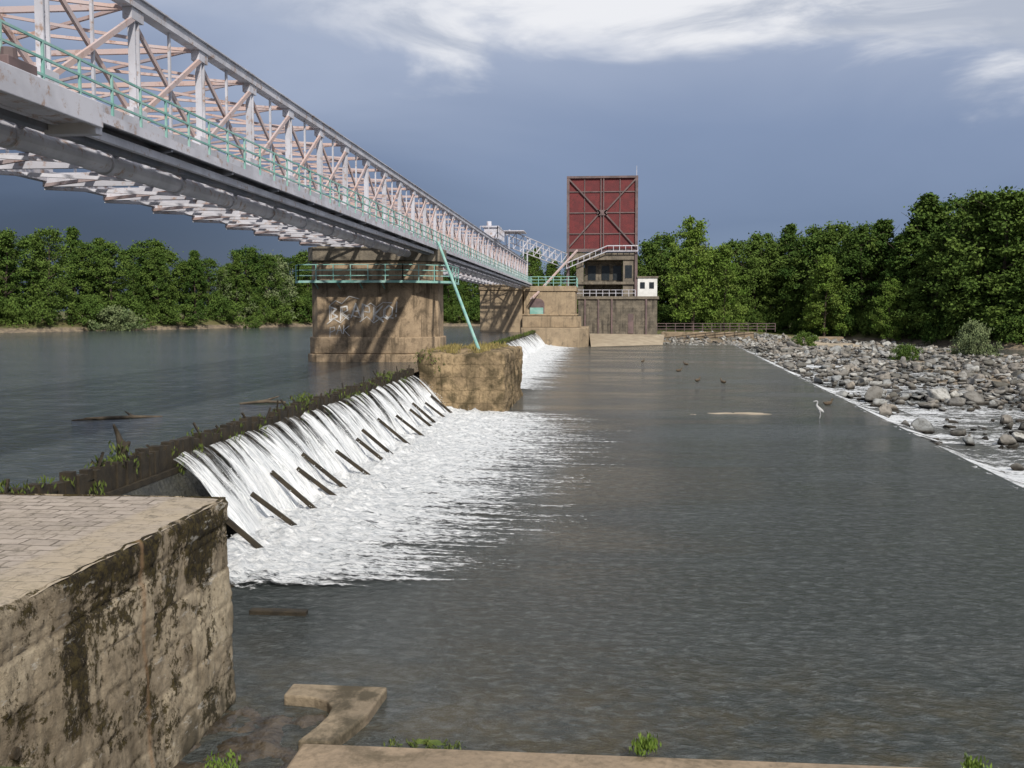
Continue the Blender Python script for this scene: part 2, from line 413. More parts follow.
def foam(name,y0,y1,reach,res,zoff,x0=-9.3,x1=0.5,amp=.22):
    xs=np.arange(x0,x1,res); yy=np.arange(y0,y1,res*1.2); V=[];F=[]
    for x in xs:
        for y in yy:
            R=reach(y)+1.6*n3(y*.55,8); d=(x-x0)/max(.1,(R-x0))
            f=1.44-1.38*d**1.1 if d>0 else 1.4
            f=max(f,-.6)
            e=min(1,max(0,(y-y0)/2.4),max(0,(y1-y)/1.0)); f=f*e-(1-e)*.4
            a=max(0,1-d)
            z=zoff+a**2*amp*(.5+1.0*abs(n3(x*1.3,y*1.3))+1.0*abs(n3(x*4,y*4)))*e
            V.append((x,y,z)); F.append(f)
    mesh_np(name,V,gridfaces(len(xs),len(yy)),M_foam,attr={'fo':F},smooth=True)
foam('foam',19.4,59.5,lambda y:float(np.interp(y,[20,22,26,32,46,55,60],[-2.8,-2.3,-1.3,.0,1.4,.8,-1.8])),.12,.012,x1=3.0,amp=.34)
foam('foam',74,171,lambda y:-2.8+n3(y*.2,4)*1.5,.4,.012,x1=1.5,amp=.4)
V=[];F=[]; yy=np.arange(14,225,.5); nn=22
for y in yy:
    for j in range(nn):
        d=-.35+j*.42; x=edgeX(y)+d
        z=-.0+.012 if d<=.05 else max(-.405,-.0-.3*d)+.04*abs(n3(x*2,y*2))
        f=.80-.045*j+.6*n3(y*.12,3.3)+.7*n3(y*.7,1.3)-.1
        if d<0: f=.02+.6*n3(y*.5,2)
        V.append((x+.12*n3(y*1.1,4),y,z)); F.append(f)
mesh_np('riffle_foam',V,gridfaces(len(yy),nn),M_riffle,attr={'fo':F},smooth=True)
xs2=np.arange(0,48,.7); V=[];F=[]; yy=np.arange(26,150,.9)
for y in yy:
    for d in xs2:
        x=edgeX(y)+3+d; V.append((x,y,-.38)); F.append(.46+.5*n3(x*.1,y*.13,2)-.012*d)
mesh_np('riffle_foam',V,gridfaces(len(yy),len(xs2)),M_riffle,attr={'fo':F})

# ---------- rocks ----------
def rock_templates(sub,n):
    out=[]
    for k in range(n):
        bm=bmesh.new(); bmesh.ops.create_icosphere(bm,subdivisions=sub,radius=1)
        v=np.array([x.co[:] for x in bm.verts]); f=np.array([[q.index for q in x.verts] for x in bm.faces]); bm.free()
        for _ in range(9):
            d=rng.normal(size=3); d/=np.linalg.norm(d); c=rng.uniform(.22,.6); q=v@d
            v=v-np.outer(np.maximum(q-c,0),d)
        v+=rng.normal(size=v.shape)*.025
        v/=np.abs(v).max(); v*=np.array([1,rng.uniform(.6,.95),rng.uniform(.5,.9)]); out.append((v,f))
    return out
T1=rock_templates(2,12); T2=rock_templates(3,12)
def rocks(name,pts):
    VV=[];FF=[];n=0
    for (x,y,z,s) in pts:
        v,f=random.choice(T2 if y<60 else T1)
        a=random.uniform(0,6.28); tb=random.uniform(-.8,.8)
        R=np.array([[math.cos(a),-math.sin(a),0],[math.sin(a),math.cos(a),0],[0,0,1]])@np.array([[1,0,0],[0,math.cos(tb),-math.sin(tb)],[0,math.sin(tb),math.cos(tb)]])
        VV.append((v*s)@R.T+np.array([x,y,z])); FF.append(f+n); n+=len(v)
    return mesh_np(name,np.concatenate(VV),np.concatenate(FF),M_rock)
pts=[]
while len(pts)<6600:
    y=33+172*random.random()**1.15; d=.8+60*random.random()**1.2; x=edgeX(y)+d
    if y>ybank(x)+2 : continue
    if x/y>.62: continue
    dens=min(1,(d+.8)/9)*(.72+1.4*n3(x*.07,y*.1,5))
    if x>50: dens*=max(0,1-(x-50)/14)
    if y<50: dens*=.75
    if random.random()>dens: continue
    s=random.choice([.16,.22,.3,.4,.52,.7])*random.uniform(.7,1.25)
    if random.random()<.04: s*=1.7
    pts.append((x,y,max(gh(x,y),-.45)+s*.22,s))
for _ in range(700):
    x=random.uniform(8,34); y=random.uniform(180,205); s=random.uniform(.3,.8); pts.append((x,y,max(-.3,gh(x,y))+.1,s))
rocks('riprap_rocks',pts)

# ---------- abutment ----------
A=empty('abutment_wall')
XW=-5.64; Y1=14.63; Ztop=3.18
ny=460; nz=120; V=[];B=[]
rh=.53
def blockinfo(y,z):
    r=math.floor(z/rh+.02); off=(r*37%10)/10*1.5; w=1.35+.3*((r*13)%3)
    c=math.floor((y+off)/w); fy=(y+off)-c*w; fz=z-r*rh
    g=min(fy,w-fy,fz,rh-fz); rnd=(math.sin(r*12.9898+c*78.233)*43758.5453)%1
    return g,rnd
ysw=np.linspace(-3,Y1,ny); zsw=np.linspace(-1,Ztop,nz)
for y in ysw:
    for z in zsw:
        g,rn=blockinfo(y,z)
        gr=-.034*max(0,1-g/.035)*(.5+1.2*abs(n3(y*1.3,z*1.3,4)))
        x=XW+.055*(Ztop-z)*.5+gr+rn*.018+.03*fb(y*1.2,z*1.2,1)+.018*fb(y*6,z*6,2)
        if z>Ztop-.36: x+=.02
        ed=Ztop-z
        if ed<.06: x-=(.06-ed)*.9*(1+n3(y*3,0))
        if Y1-y<.08: x-=(.08-(Y1-y))*.6
        V.append((x,y,z)); B.append(rn)
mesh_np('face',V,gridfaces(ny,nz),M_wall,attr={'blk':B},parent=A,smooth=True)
V=[];B=[]
for i in range(40):
    for z in zsw: V.append((XW-.02-i*.6,Y1-.02,z)); B.append(.5)
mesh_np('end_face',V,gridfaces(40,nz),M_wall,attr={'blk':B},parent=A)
xt=np.linspace(-40,XW,180); yt=np.linspace(-3,Y1,120); V=[]
for x in xt:
    for y in yt:
        e=max(0,1-(XW-x)/.08); e2=max(0,1-(Y1-y)/.1)
        V.append((x,y,Ztop+.02*fb(x*.8,y*.8)+.012*n3(x*5,y*5)-.02*e-.04*e2*(1+n3(x*4,0))))
mesh_np('paving',V,gridfaces(180,120),M_pave,parent=A,smooth=True)
b=MB(); b.cyl((XW-.1,8.9,1.75),(XW+.07,8.9,1.75),.07,.06); b.obj('drain_pipe',M_mud,A)

# foreground ledge, kerb, mud
b=MB(); b.box(-4.0,70,5,12.93,-1,.14); b.obj('concrete_ledge',M_ledge,None,.04)
b=MB(); b.prism([(-4.78,14.52),(-4.28,14.46),(-4.05,14.33),(-3.92,14.12),(-3.90,13.8),(-3.95,13.45),(-4.08,12.95),(-3.62,12.95),(-3.45,13.45),(-3.33,13.95),(-3.27,14.98),(-4.78,15.0)],-1,.16)
b.obj('concrete_kerb',M_kerb,None,.03)
xs3=np.linspace(-5.7,-3.7,50); y3=np.linspace(9,14.6,110)
V=[(x,y,.01+.10*fb(x*1.8,y*1.8,3)-.12*max(0,(y-13.9))) for x in xs3 for y in y3]
mesh_np('mud',V,gridfaces(50,110),M_mud,smooth=True)

# ---------- leaves / weeds ----------
def quads(c,size,asp=1.6,updir=None):
    n=len(c); a=rng.normal(size=(n,3)); a/=np.linalg.norm(a,axis=1)[:,None]
    if updir is not None: a=a*.45+np.array([0,0,updir]); a/=np.linalg.norm(a,axis=1)[:,None]
    r=rng.normal(size=(n,3)); b2=np.cross(a,r); b2/=np.linalg.norm(b2,axis=1)[:,None]
    s=size*rng.uniform(.6,1.3,(n,1))
    a=a*s*asp/2; b2=b2*s/2
    v=np.stack([c-a,c+b2,c+a,c-b2],1).reshape(-1,3); f=np.arange(4*n).reshape(n,4); return v,f
def crown_mesh(H,R,seed,low=.10,nclump=130,nl=88,leaf=.29,power=.55,peak=.8):
    r=np.random.default_rng(seed); C=[];Tt=[]
    lob=r.uniform(0,6.28,3)
    for k in range(nclump):
        t=r.uniform(0,1)**.9; z=H*(low+(1-low)*t)
        prof=max(.12,math.sin(math.pi*min(1,(.10+.9*t)**peak)))**power
        an=r.uniform(0,6.28)
        prof*=1+.25*math.sin(2*an+lob[0]+t*3)+.18*math.sin(3*an+lob[1]-t*5)
        rad=R*prof*r.uniform(.3,1.0)**.6
        c=np.array([rad*math.cos(an),rad*math.sin(an),z])
        cs=R*r.uniform(.09,.24)
        d=r.normal(size=(nl,3))*.62*cs
        P=c+d*np.array([1,1,.7]); C.append(P); Tt.append(np.full(nl*4,r.uniform(0,1)**1.6))
    C=np.concatenate(C); v,f=quads(C,leaf); return v,f,np.concatenate(Tt)
def tree_mesh(name,H,R,seed,mat,**k):
    v,f,tt=crown_mesh(H,R,seed,**k)
    me=mesh_np(name+'_crown',v,f,mat,attr={'tint':tt},link=False)
    r=random.Random(seed); b=MB(); p=Vector((0,0,-1.5)); rad=H*.018
    for i in range(5):
        q=p+Vector((r.uniform(-.3,.3),r.uniform(-.3,.3),H*.18)); b.cyl(p,q,rad,rad*.8,7)
        if i>0:
            for _ in range(3):
                an=r.uniform(0,6.28); e=q+Vector((math.cos(an)*R*.65,math.sin(an)*R*.65,H*.13)); b.cyl(q,e,rad*.45,rad*.12,5)
        p=q; rad*=.8
    tm=bpy.data.meshes.new(name+'_trunk'); tm.from_pydata(b.v,[],b.f); tm.materials.append(M_bark)
    return me,tm
TR=[tree_mesh('tree%d'%i,20,[5.8,4.6,6.2,3.6,5.0,5.8,3.1][i],100+i,M_leaf,power=[.5,.7,.5,.85,.65,.55,.95][i],peak=[.75,.65,.85,.55,.75,.9,.55][i]) for i in range(7)]
TW=[tree_mesh('wil%d'%i,14,6.3,200+i,M_willow,low=.05,leaf=.28) for i in range(2)]
TB=[tree_mesh('bri%d'%i,20,5.0,300+i,M_bright,power=.65,peak=.7) for i in range(2)]
BU=[tree_mesh('bush%d'%i,4,3.8,400+i,M_leaf,low=.0,nclump=60,nl=80,leaf=.22) for i in range(3)]
def place(parent,T,x,y,s,sz=None,z=None):
    c,tk=T; a=random.uniform(0,6.28); sz=sz or s
    for me in (c,tk):
        o=bpy.data.objects.new('crown' if me is c else 'trunk',me); col.objects.link(o)
        o.location=(x,y,(gh(x,y) if z is None else z)-.2); o.rotation_euler=(0,0,a); o.scale=(s,s,sz); o.parent=parent
TL=empty('tree_line')
def hL(x): return 13.8+2.2*n3(x*.05,1.5)+2.8*n3(x*.16,6)
def rows(x0,x1,step,hf,offs,under=True):
    for ri,off in enumerate(offs):
        x=x0+random.random()*step
        while x<x1:
            y=ybank(x)+off+random.uniform(-2,2)
            H=hf(x)*random.uniform(.76,1.10)*(1+.03*ri)
            place(TL,random.choice(TR),x,y,H/20*random.uniform(.95,1.3),H/20); x+=step*random.uniform(.7,1.3)
    if under:
        x=x0
        while x<x1:
            place(TL,random.choice(BU),x,ybank(x)+offs[0]-4+random.uniform(-1,1.5),random.uniform(.7,1.3),random.uniform(.8,1.5)); x+=random.uniform(2.5,4.5)
rows(-165,-22,4.6,hL,[12,19,27])
for x in np.arange(-98,-66,2.6):
    H=hL(x)*random.uniform(.8,1.05); place(TL,random.choice(TR),x-2,ybank(x)+17,H/20*1.1,H/20)
rows(-22,12,5.5,lambda x:16,[14,24])
def hR(x):
    return float(np.interp(x,[8,22,30,40,50,60,70,90,140],[20,20,17.5,20,22,23,23,22,21]))+1.8*n3(x*.2,3)
rows(12,128,4.4,hR,[11,19,27])
for yb in np.arange(174,220,4.0):
    x=69-(yb-171)*26/49; H=hR(x)*random.uniform(.8,1.05); place(TL,random.choice(TR),x+10,yb+9,H/20*1.1,H/20); place(TL,random.choice(BU),x+6,yb+3,1.2,1.4)
def single(name,T,x,y,s,sz=None,z=None):
    e=empty(name); place(e,T,x,y,s,sz,z)
single('willow_tree',TW[0],-76,226,1.0,1.0); single('willow_tree',TW[1],-82,216,.75,.75)
single('bright_tree',TB[0],19.5,215,1.05,1.18); single('bright_tree',TB[1],26,214,.85,.9)
single('bright_tree',TB[0],46,211,.85,.85);single('bright_tree',TB[1],-64,236,.7,.6); single('bright_tree',TB[0],55,196,.6,.62)
WB=[tree_mesh('wbush%d'%i,4,4.0,500+i,M_willow,low=.0,nclump=90,nl=100,leaf=.2) for i in range(2)]
single('bush',WB[0],-88.5,176,1.05,1.0,2.6); single('bush',WB[1],-102,170,.8,1.0,2.6); single('bush',BU[0],-74,208,.6,.6,2.6)
single('bush',WB[0],52.5,146,.75,1.15,-.4); single('bush',BU[1],40,135,.5,.5,-.3); single('bush',BU[2],36,180,.6,.6,0)

def weeds(name,P,size,mat,up=1.2,asp=5,spread=.1,nb=16):
    C=[]
    for p in P: C.append(np.array(p)+rng.normal(size=(nb,3))*np.array([spread,spread,spread*.8])+np.array([0,0,spread]))
    C=np.concatenate(C); v,f=quads(C,size,asp,up); tt=np.repeat(rng.uniform(0,.9,len(C)),4)
    return mesh_np(name,v,f,mat,attr={'tint':tt})
P=[]
y=14.8
while y<57.5:
    d=max(0,.0+1.5*n3(y*.35,2.0))
    for _ in range(int(random.random()<.5)+int(d*4)): P.append((-10.98+random.uniform(-.3,.15),y+random.uniform(-.2,.2),2.34+random.uniform(0,.18)))
    if random.random()<.3*d: 
        for _ in range(4): P.append((-10.9+random.uniform(-.2,.2),y+random.uniform(-.2,.2),2.5+random.uniform(0,.3)))
    if random.random()<.12:
        for _ in range(3): P.append((-10.72+random.uniform(-.05,.05),y,random.uniform(1.7,2.3)))
    y+=.2
weeds('crest_weeds',P,.045,M_grass,.8,3.2,.09,14)
weeds('crest_weeds',[(-10.95+random.uniform(-.1,.1),random.uniform(72,171),2.5) for _ in range(300)],.08,M_grass,1.0,4,.12,8)

# ---------- first pier ----------
P1=empty('bridge_pier')
def foot(g,x0=-20.7,xn=-11.75,xs_=-13.7,ya=70,yb=77):
    ym1=ya+2.3; ym2=yb-2.3
    return [(x0-g,ya+.8-g*.5),(x0+.6-g,ya-g),(xs_,ya-g),(xn+g,ym1-g),(xn+g,ym2+g),(xs_,yb+g),(x0+.6-g,yb+g),(x0-g,yb-.8+g*.5)]
b=MB(); b.prism(foot(0),-1,9.55); b.obj('shaft',M_conc,P1,.06)
b=MB(); b.prism(foot(.32),-1,2.95); b.prism(foot(.18),2.96,4.15);b.obj('plinth',M_conc,P1,.08)
b=MB(); b.prism(foot(.22),9.56,10.55); b.prism(foot(.10),8.05,8.25); b.box(-20.2,-19.3,70.4,76,10.56,10.82); b.box(-13.4,-12.3,71.8,75,10.56,10.82); b.obj('cap',M_cap,P1,.05)
def rail(b,pts,z,h,step=1.2,w=.06,n=3):
    for i in range(len(pts)-1):
        a=Vector((*pts[i],z)); c=Vector((*pts[i+1],z)); L=(c-a).length
        for k in range(n): 
            hh=h*(1-k/n) ; b.beam(a+Vector((0,0,hh)),c+Vector((0,0,hh)),w)
        m=max(1,round(L/step))
        for j in range(m+1):
            p=a.lerp(c,j/m); b.beam(p,p+Vector((0,0,h+.02)),w*1.1)
b=MB(); pf=foot(1.0); ring=[pf[0],pf[1],pf[2],pf[3],pf[4]]
rail(b,ring,8.1,1.15,1.3,.06,3)
for i in range(4): b.beam((*ring[i],8.06),(*ring[i+1],8.06),.12,.16)
for x in np.arange(-20,-13.6,1.6): b.beam((x,70,7.6),(x,69.1,8.0),.08)
b.obj('railing',M_turq,P1)
b=MB(); pi=foot(.0)
for i in range(4):
    q=[ring[i],ring[i+1],pi[i+1],pi[i]]; k=len(b.v); b.v+=[(x,y,8.02) for x,y in q]; b.f+=[(k,k+1,k+2,k+3)]
b.obj('walkway',M_girder,P1)
L={'B':[[(0,0),(0,1),(.5,.9),(.15,.55),(.6,.3),(0,0)]],'P':[[(0,-.2),(.05,1),(.55,.95),(.6,.55),(.05,.45)]],'R':[[(0,0),(.05,1),(.5,.95),(.55,.6),(.05,.5),(.65,-.1)]],'A':[[(0,0),(.35,1),(.7,0)],[(.15,.4),(.6,.42)]],
'K':[[(.05,0),(.1,1)],[(.75,1.1),(.1,.45),(.8,-.1)]],'O':[[(.3,0),(0,.3),(.05,.8),(.4,1),(.7,.7),(.65,.2),(.3,0)]],'!':[[(.2,1.1),(.15,.35)],[(.13,.15),(.12,.02)]],'~':[[(0,0),(.5,.5),(1,.2),(1.6,.6),(2.4,.3)]]}
cnt=0
def stroke(b,word,x,z,s,w,adv=.8,yb_=69.985):
    global cnt
    for ch in word:
        for pl in L[ch]:
            for i in range(len(pl)-1):
                a=Vector((x+pl[i][0]*s,0,z+pl[i][1]*s)); c=Vector((x+pl[i+1][0]*s,0,z+pl[i+1][1]*s))
                d=(c-a).normalized(); nn_=Vector((-d.z,0,d.x))*w/2; a-=d*w*.3; c+=d*w*.3
                yy_=yb_-.0005*cnt; cnt+=1; k=len(b.v)
                for p in (a-nn_,c-nn_,c+nn_,a+nn_): b.v.append((p.x,yy_,p.z))
                b.f.append((k,k+1,k+2,k+3))
        x+=s*adv
b=MB(); stroke(b,'BRAPKO!',-19.2,5.45,.95,.08,.82); stroke(b,'BRAPKO',-19.08,5.55,.8,.05,.97); stroke(b,'~~',-19.4,5.1,1.0,.06,2.4); stroke(b,'~',-19.2,6.45,.9,.05); stroke(b,'~',-16.6,6.25,.8,.05)
for i in range(len(b.v)): b.v[i]=(b.v[i][0],b.v[i][1],b.v[i][2]+.16*math.sin(b.v[i][0]*2.1))
b.obj('graffiti',M_graf,P1)
b=MB(); cnt=0; stroke(b,'PAK',-19.2,4.3,.6,.05,.8)
for i in range(len(b.v)): b.v[i]=(b.v[i][0],b.v[i][1],b.v[i][2]+.1*math.sin(b.v[i][0]*3))
b.obj('graffiti_tag',M_graf,P1)

def rough_block(name,x0,x1,y0,y1,z0,z1,mat,r=.35,disp=.12,parent=None,seg=60):
    bm=bmesh.new(); bmesh.ops.create_cube(bm,size=2)
    bmesh.ops.subdivide_edges(bm,edges=bm.edges,cuts=seg,use_grid_fill=True)
    hx,hy,hz=(x1-x0)/2,(y1-y0)/2,(z1-z0)/2
    for v in bm.verts:
        p=Vector((v.co.x*hx,v.co.y*hy,v.co.z*hz))
        q=Vector((max(-hx+r,min(hx-r,p.x)),max(-hy+r,min(hy-r,p.y)),max(-hz+r,min(hz-r,p.z))))
        d=p-q
        if d.length>r*.999 and d.length>0: p=q+d.normalized()*r
        p+=Vector(((x0+x1)/2,(y0+y1)/2,(z0+z1)/2)); k=disp*fb(p.x*.9,p.y*.9,p.z*.9,6)
        dn=d.normalized() if d.length>0 else Vector((0,0,0)); v.co=p+dn*k+Vector((k,k,k))*.25
    me=bpy.data.meshes.new(name); bm.to_mesh(me); bm.free(); me.materials.append(mat)
    o=bpy.data.objects.new(name,me); col.objects.link(o); 
    if parent:o.parent=parent
    return o
rough_block('stone_block',-10.65,-5.5,57.9,70.5,-1,3.55,M_block,.2,.16)
P=[]
for _ in range(480):
    x=random.uniform(-10.3,-6.4); y=random.uniform(58.3,69.8)
    if n3(x*.7,y*.7,3)>-.12: P.append((x,y,3.48))
weeds('dry_grass',P,.045,M_dry,1.3,5,.12,12)
weeds('block_weeds',[(random.uniform(-10.6,-8.8),57.85+random.uniform(-.1,.5),3.25+random.uniform(-.9,.2)) for _ in range(24)],.07,M_grass,.6,2.5,.15,14)
b=MB(); b.cyl((-11.6,71.5,10.9),(-7.3,60.3,3.6),.10,.10,10); b.obj('turquoise_brace',M_turq)

# ---------- bridge ----------
BR=empty('truss_bridge')
Y0,YE=-14.0,172.0; pan=4.5; zb,zt=11.0,14.3; XN,XF=-12.7,-20.6
ny_=int((YE-Y0)/pan); YY=[Y0+i*(YE-Y0)/ny_ for i in range(ny_+1)]
st,pk,gd=MB(),MB(),MB()
for X in (XN,XF):
    st.box(X-.18,X+.18,Y0,YE,zt-.14,zt+.14); st.box(X-.17,X+.17,Y0,YE,zb-.2,zb+.2)
    st.box(X-.25,X+.25,Y0,YE,zt+.145,zt+.18)
    for i,y in enumerate(YY):
        for dy in (-.12,.12): st.box(X-.10,X+.10,y+dy-.025,y+dy+.025,zb+.2,zt-.14)
        z=zb+.4
        while z<zt-.5:
            st.beam((X,y-.11,z),(X,y+.11,z+.28),.05,.03); st.beam((X,y+.11,z+.28),(X,y-.11,z+.56),.05,.03); z+=.56
        st.box(X-.135,X+.135,y-.4,y+.4,zb+.205,zb+.5); st.box(X-.135,X+.135,y-.35,y+.35,zt-.45,zt-.145)
        if i<ny_:
            y2=YY[i+1]
            pk.beam((X+.09,y,zb+.3),(X+.09,y2,zt-.3),.08,.14); pk.beam((X-.09,y2,zb+.3),(X-.09,y,zt-.3),.08,.14)
            st.beam((X,(y+y2)/2,zb+.2),(X,(y+y2)/2,zt-.14),.07,.09)
for i,y in enumerate(YY):
    pk.beam((XN,y,zt-.05),(XF,y,zt-.05),.13,.16)
    pk.beam((XN,y,zt-.9),((XN+XF)/2,y,zt-.15),.08); pk.beam((XF,y,zt-.9),((XN+XF)/2,y,zt-.15),.08)
    st.beam((XN,y,zb-.15),(XF,y,zb-.15),.18,.5)
    if i<ny_:
        y2=YY[i+1]
        pk.beam((XN,y,zt),(XF,y2,zt),.09); pk.beam((XF,y,zt-.1),(XN,y2,zt-.1),.09)
        pk.beam((XN,y,zb-.35),(XF,y2,zb-.35),.12); st.beam((XF,y,zb-.45),(XN,y2,zb-.45),.12)
for x in (-14.8,-16.6,-18.5): st.box(x-.1,x+.1,Y0,YE,zb+.12,zb+.42)
for y in np.arange(Y0,YE,1.5): st.box(XF+.3,-14.9,y,y+.12,zb+.43,zb+.5)
st.obj('steelwork',M_steel,BR); pk.obj('bracing',M_pink,BR)
gd.box(-12.45,-11.75,Y0,YE,10.5,10.56); gd.box(-12.48,-12.2,Y0,YE,10.0,10.49)
for y in YY:
    gd.beam((-12.6,y,10.3),(-11.7,y,10.42),.1,.16); gd.beam((XN,y,10.7),(-13.6,y,10.1),.12,.2)
gd.box(XN-.35,XN+.1,Y0,YE,10.62,10.78)
gd.obj('walkway_girder',M_girder,BR)
b=MB(); b.box(-11.74,-11.66,Y0,YE,10.42,10.66); b.box(-12.1,-11.95,Y0,YE,10.1,10.3)
b.cyl((-13.6,Y0,10.05),(-13.6,YE,10.05),.27,.27,16)
for y in YY: b.cyl((-13.6,y-.12,10.05),(-13.6,y+.12,10.05),.33,.33,16)
b.obj('pipe_and_fascia',M_steel,BR)
b=MB(); rail(b,[(-11.7,Y0),(-11.7,YE)],10.6,1.05,1.5,.05,3); b.obj('handrail',M_turq,BR)
b=MB(); b.box(-12.3,-11.1,10,21.6,10.14,10.46); b.box(-11.12,-11.02,10,21.7,10.05,10.6); b.box(-12.3,-11.1,21.5,21.8,9.9,10.3); b.obj('platform',M_steel,BR,.02)
b=MB(); b.box(-11.9,-11.3,18.6,19.6,10.62,10.9); b.cyl((-11.6,19.1,10.9),(-11.6,19.1,11.15),.18,.15); b.obj('junction_box',M_frame,BR,.02)
b=MB(); b.box(-13.7,-12.1,118,121,zt+.2,zt+1.5); b.box(-13.9,-11.9,117.8,121.2,zt+1.5,zt+1.7); b.cyl((-13.2,119,zt+1.7),(-13.2,119,zt+2.3),.3,.3,10); b.obj('winch_housing',M_steel,BR,.03)
b=MB(); rail(b,[(-13.9,116),(-11.9,116),(-11.9,124)],zt+.2,1.3,1,.07,2); b.obj('winch_railing',M_steel,BR)

# ---------- second pier ----------
P2=empty('gate_pier')
b=MB(); b.box(-20.7,-13.4,172,180,-1,9.6); b.box(-13.2,-4.3,173,186,-1,9.4); b.obj('shaft',M_pier2,P2,.08)
b=MB(); b.box(-20.9,-13.2,171.8,180.2,9.61,10.7); b.box(-13.35,-4.1,172.8,186,9.41,10.3); b.box(-13.5,-4.0,172.7,186,5.2,5.5); b.obj('cap',M_pier2,P2,.06)
b=MB(); b.prism([(-13.3,168),(-3.5,166),(-2.0,170),(-2.0,186),(-13.3,186)],-1,3.2); b.prism([(-13.3,171),(-4.2,170),(-3.2,172.7),(-13.3,172.8)],3.21,5.1); b.obj('plinth',M_pier2,P2,.1)
b=MB(); k=[(-10.9+1.3*math.cos(a),7.2+1.0*math.sin(a)) for a in np.linspace(0,math.pi,12)]; k=[(-9.6,5.3)]+k+[(-12.2,5.3)]
b.v=[(x,172.96,z) for x,z in k]; b.f=[tuple(range(len(k)))]; b.obj('arched_doorway',M_frame,P2)
b=MB(); b.box(-12.1,-9.8,172.8,172.93,5.5,6.6)
rail(b,[(-13.2,172.9),(-4.2,172.9),(-4.2,186)],10.3,1.6,1.3,.10,3); rail(b,[(-20.8,171.9),(-13.3,171.9)],10.7,1.3,1.3,.1,2)
b.obj('railing',M_turq,P2)
b=MB()
def lattice(b,a,c,h,n,w=.16):
    a=Vector(a);c=Vector(c); u=Vector((0,0,h))
    b.beam(a,c,w); b.beam(a+u,c+u,w)
    for i in range(n):
        p=a.lerp(c,i/n); q=a.lerp(c,(i+1)/n); b.beam(p,q+u,w*.7); b.beam(p,p+u,w*.8)
lattice(b,(-15,165,17.3),(-6.2,188,14.6),2.0,9,.13); lattice(b,(-17,168,17.3),(-8,190,14.6),2.0,9,.13)
for x,y in ((-15,165),(-17,168),(-12.5,172),(-13.5,176)): b.beam((x,y,10.7),(x,y,18.5),.2)
b.box(-17,-12.5,164,170,19.0,19.15)
b.obj('gantry',M_steel,P2)
b=MB(); b.beam((-11.5,171,8.2),(-4.3,186,17.2),.28); b.beam((-12,171.5,8.0),(-4.6,186,16.6),.15); b.obj('inclined_strut',M_pink,P2)

# ---------- gate tower ----------
T=empty('sluice_gate_tower')
x0,x1=-6.4,6.9; yf=190
b=MB(); b.box(x0+.35,x1-.35,yf+.3,yf+.6,17.4,30.8); b.obj('red_panel',M_red,T)
b=MB()
for a,c in ((x0,x0+.5),(x1-.5,x1)): b.box(a,c,yf-.1,yf+6,8.8,31.2)
b.box(x0,x1,yf-.12,yf+6.1,30.8,31.2); b.box(x0+.5,x1-.5,yf-.05,yf+.5,17.1,17.7)
xm=(x0+x1)/2
b.box(xm-.35,xm-.15,yf,yf+.3,17.7,30.8); b.box(xm+.15,xm+.35,yf,yf+.3,17.7,30.8)
for z in (20.5,24.4,28.3): b.box(x0+.5,x1-.5,yf+.12,yf+.295,z-.1,z+.1)
for sx in (-1,1):
    xa=xm+sx*.4; xb=xm+sx*6.2
    b.beam((xa,yf+.05,24.4),(xb,yf+.05,30.6),.26); b.beam((xa,yf+.05,24.4),(xb,yf+.05,18.0),.26)
    b.box(xm+sx*3.3-.08,xm+sx*3.3+.08,yf+.15,yf+.28,17.7,30.8)
b.prism([(xm-.9,yf-.08),(xm+.9,yf-.08),(xm+.9,yf+.1),(xm-.9,yf+.1)],23.9,24.9)
b.obj('steel_frame',M_frame,T)
b=MB()
b.beam((x0,yf-.6,15.0),(xm+1,yf-.6,18.2),.18); b.beam((xm+1,yf-.6,18.2),(x1+.1,yf-.6,18.2),.18)
b.beam((x0,yf-.6,14.0),(xm+1,yf-.6,17.2),.16); b.beam((xm+1,yf-.6,17.2),(x1+.1,yf-.6,17.2),.16)
for t in np.linspace(0,1,8):
    xx=x0+(xm+1-x0)*t; b.beam((xx,yf-.6,14.0+3.2*t),(xx,yf-.6,15.0+3.2*t),.1)
for xx in np.linspace(xm+1,x1,6): b.beam((xx,yf-.6,17.2),(xx,yf-.6,18.2),.1)
b.obj('stair_gallery',M_steel,T)
b=MB()
for a,c in ((-4.6,-3.2),(4.2,6.4)): b.box(a,c,yf+.5,yf+5.5,8.8,17.0)
b.box(-5.5,6.8,yf+.2,yf+5.8,15.6,17.05); b.box(-4.8,6.7,yf+.1,yf+6,11.0,11.5)
b.obj('concrete_frame',M_cap,T,.06)
b=MB(); b.box(-3.1,4.1,yf+3,yf+5.5,8.8,15.5); b.obj('machine_room',M_tbase,T)
b=MB(); b.box(-4.2,10.6,yf-1,yf+8,-1,8.2); b.obj('base',M_tbase,T,.1)
b=MB(); b.box(-4.5,10.9,yf-1.3,yf+8,8.21,8.75); b.obj('deck',M_cap,T,.05)
b=MB(); b.box(6.95,10.6,yf-.2,yf+5,8.76,12.2); b.obj('control_cabin',M_white,T,.03)
b=MB(); b.box(6.8,10.8,yf-.4,yf+5.2,12.21,12.5); b.obj('cabin_roof',M_cap,T)
b=MB(); b.box(7.4,8.3,yf-.24,yf-.19,10.2,11.4); b.box(9.1,10.0,yf-.24,yf-.19,10.2,11.4); 
for xx in (-2.4,.2,2.4): b.box(xx,xx+1.5,yf+2.9,yf+2.99,11.9,14.6)
b.box(4.6,5.9,yf+.44,yf+.49,12.2,14.6)
b.obj('windows',M_glass,T)
b=MB(); rail(b,[(-4.4,yf-1.2),(6.5,yf-1.2)],8.75,1.2,1.2,.09,2); b.obj('railing',M_steel,T)
b=MB()
for xx in (-3,-.5,2): b.box(xx,xx+.3,yf-1.25,yf-1.02,1,8.2)
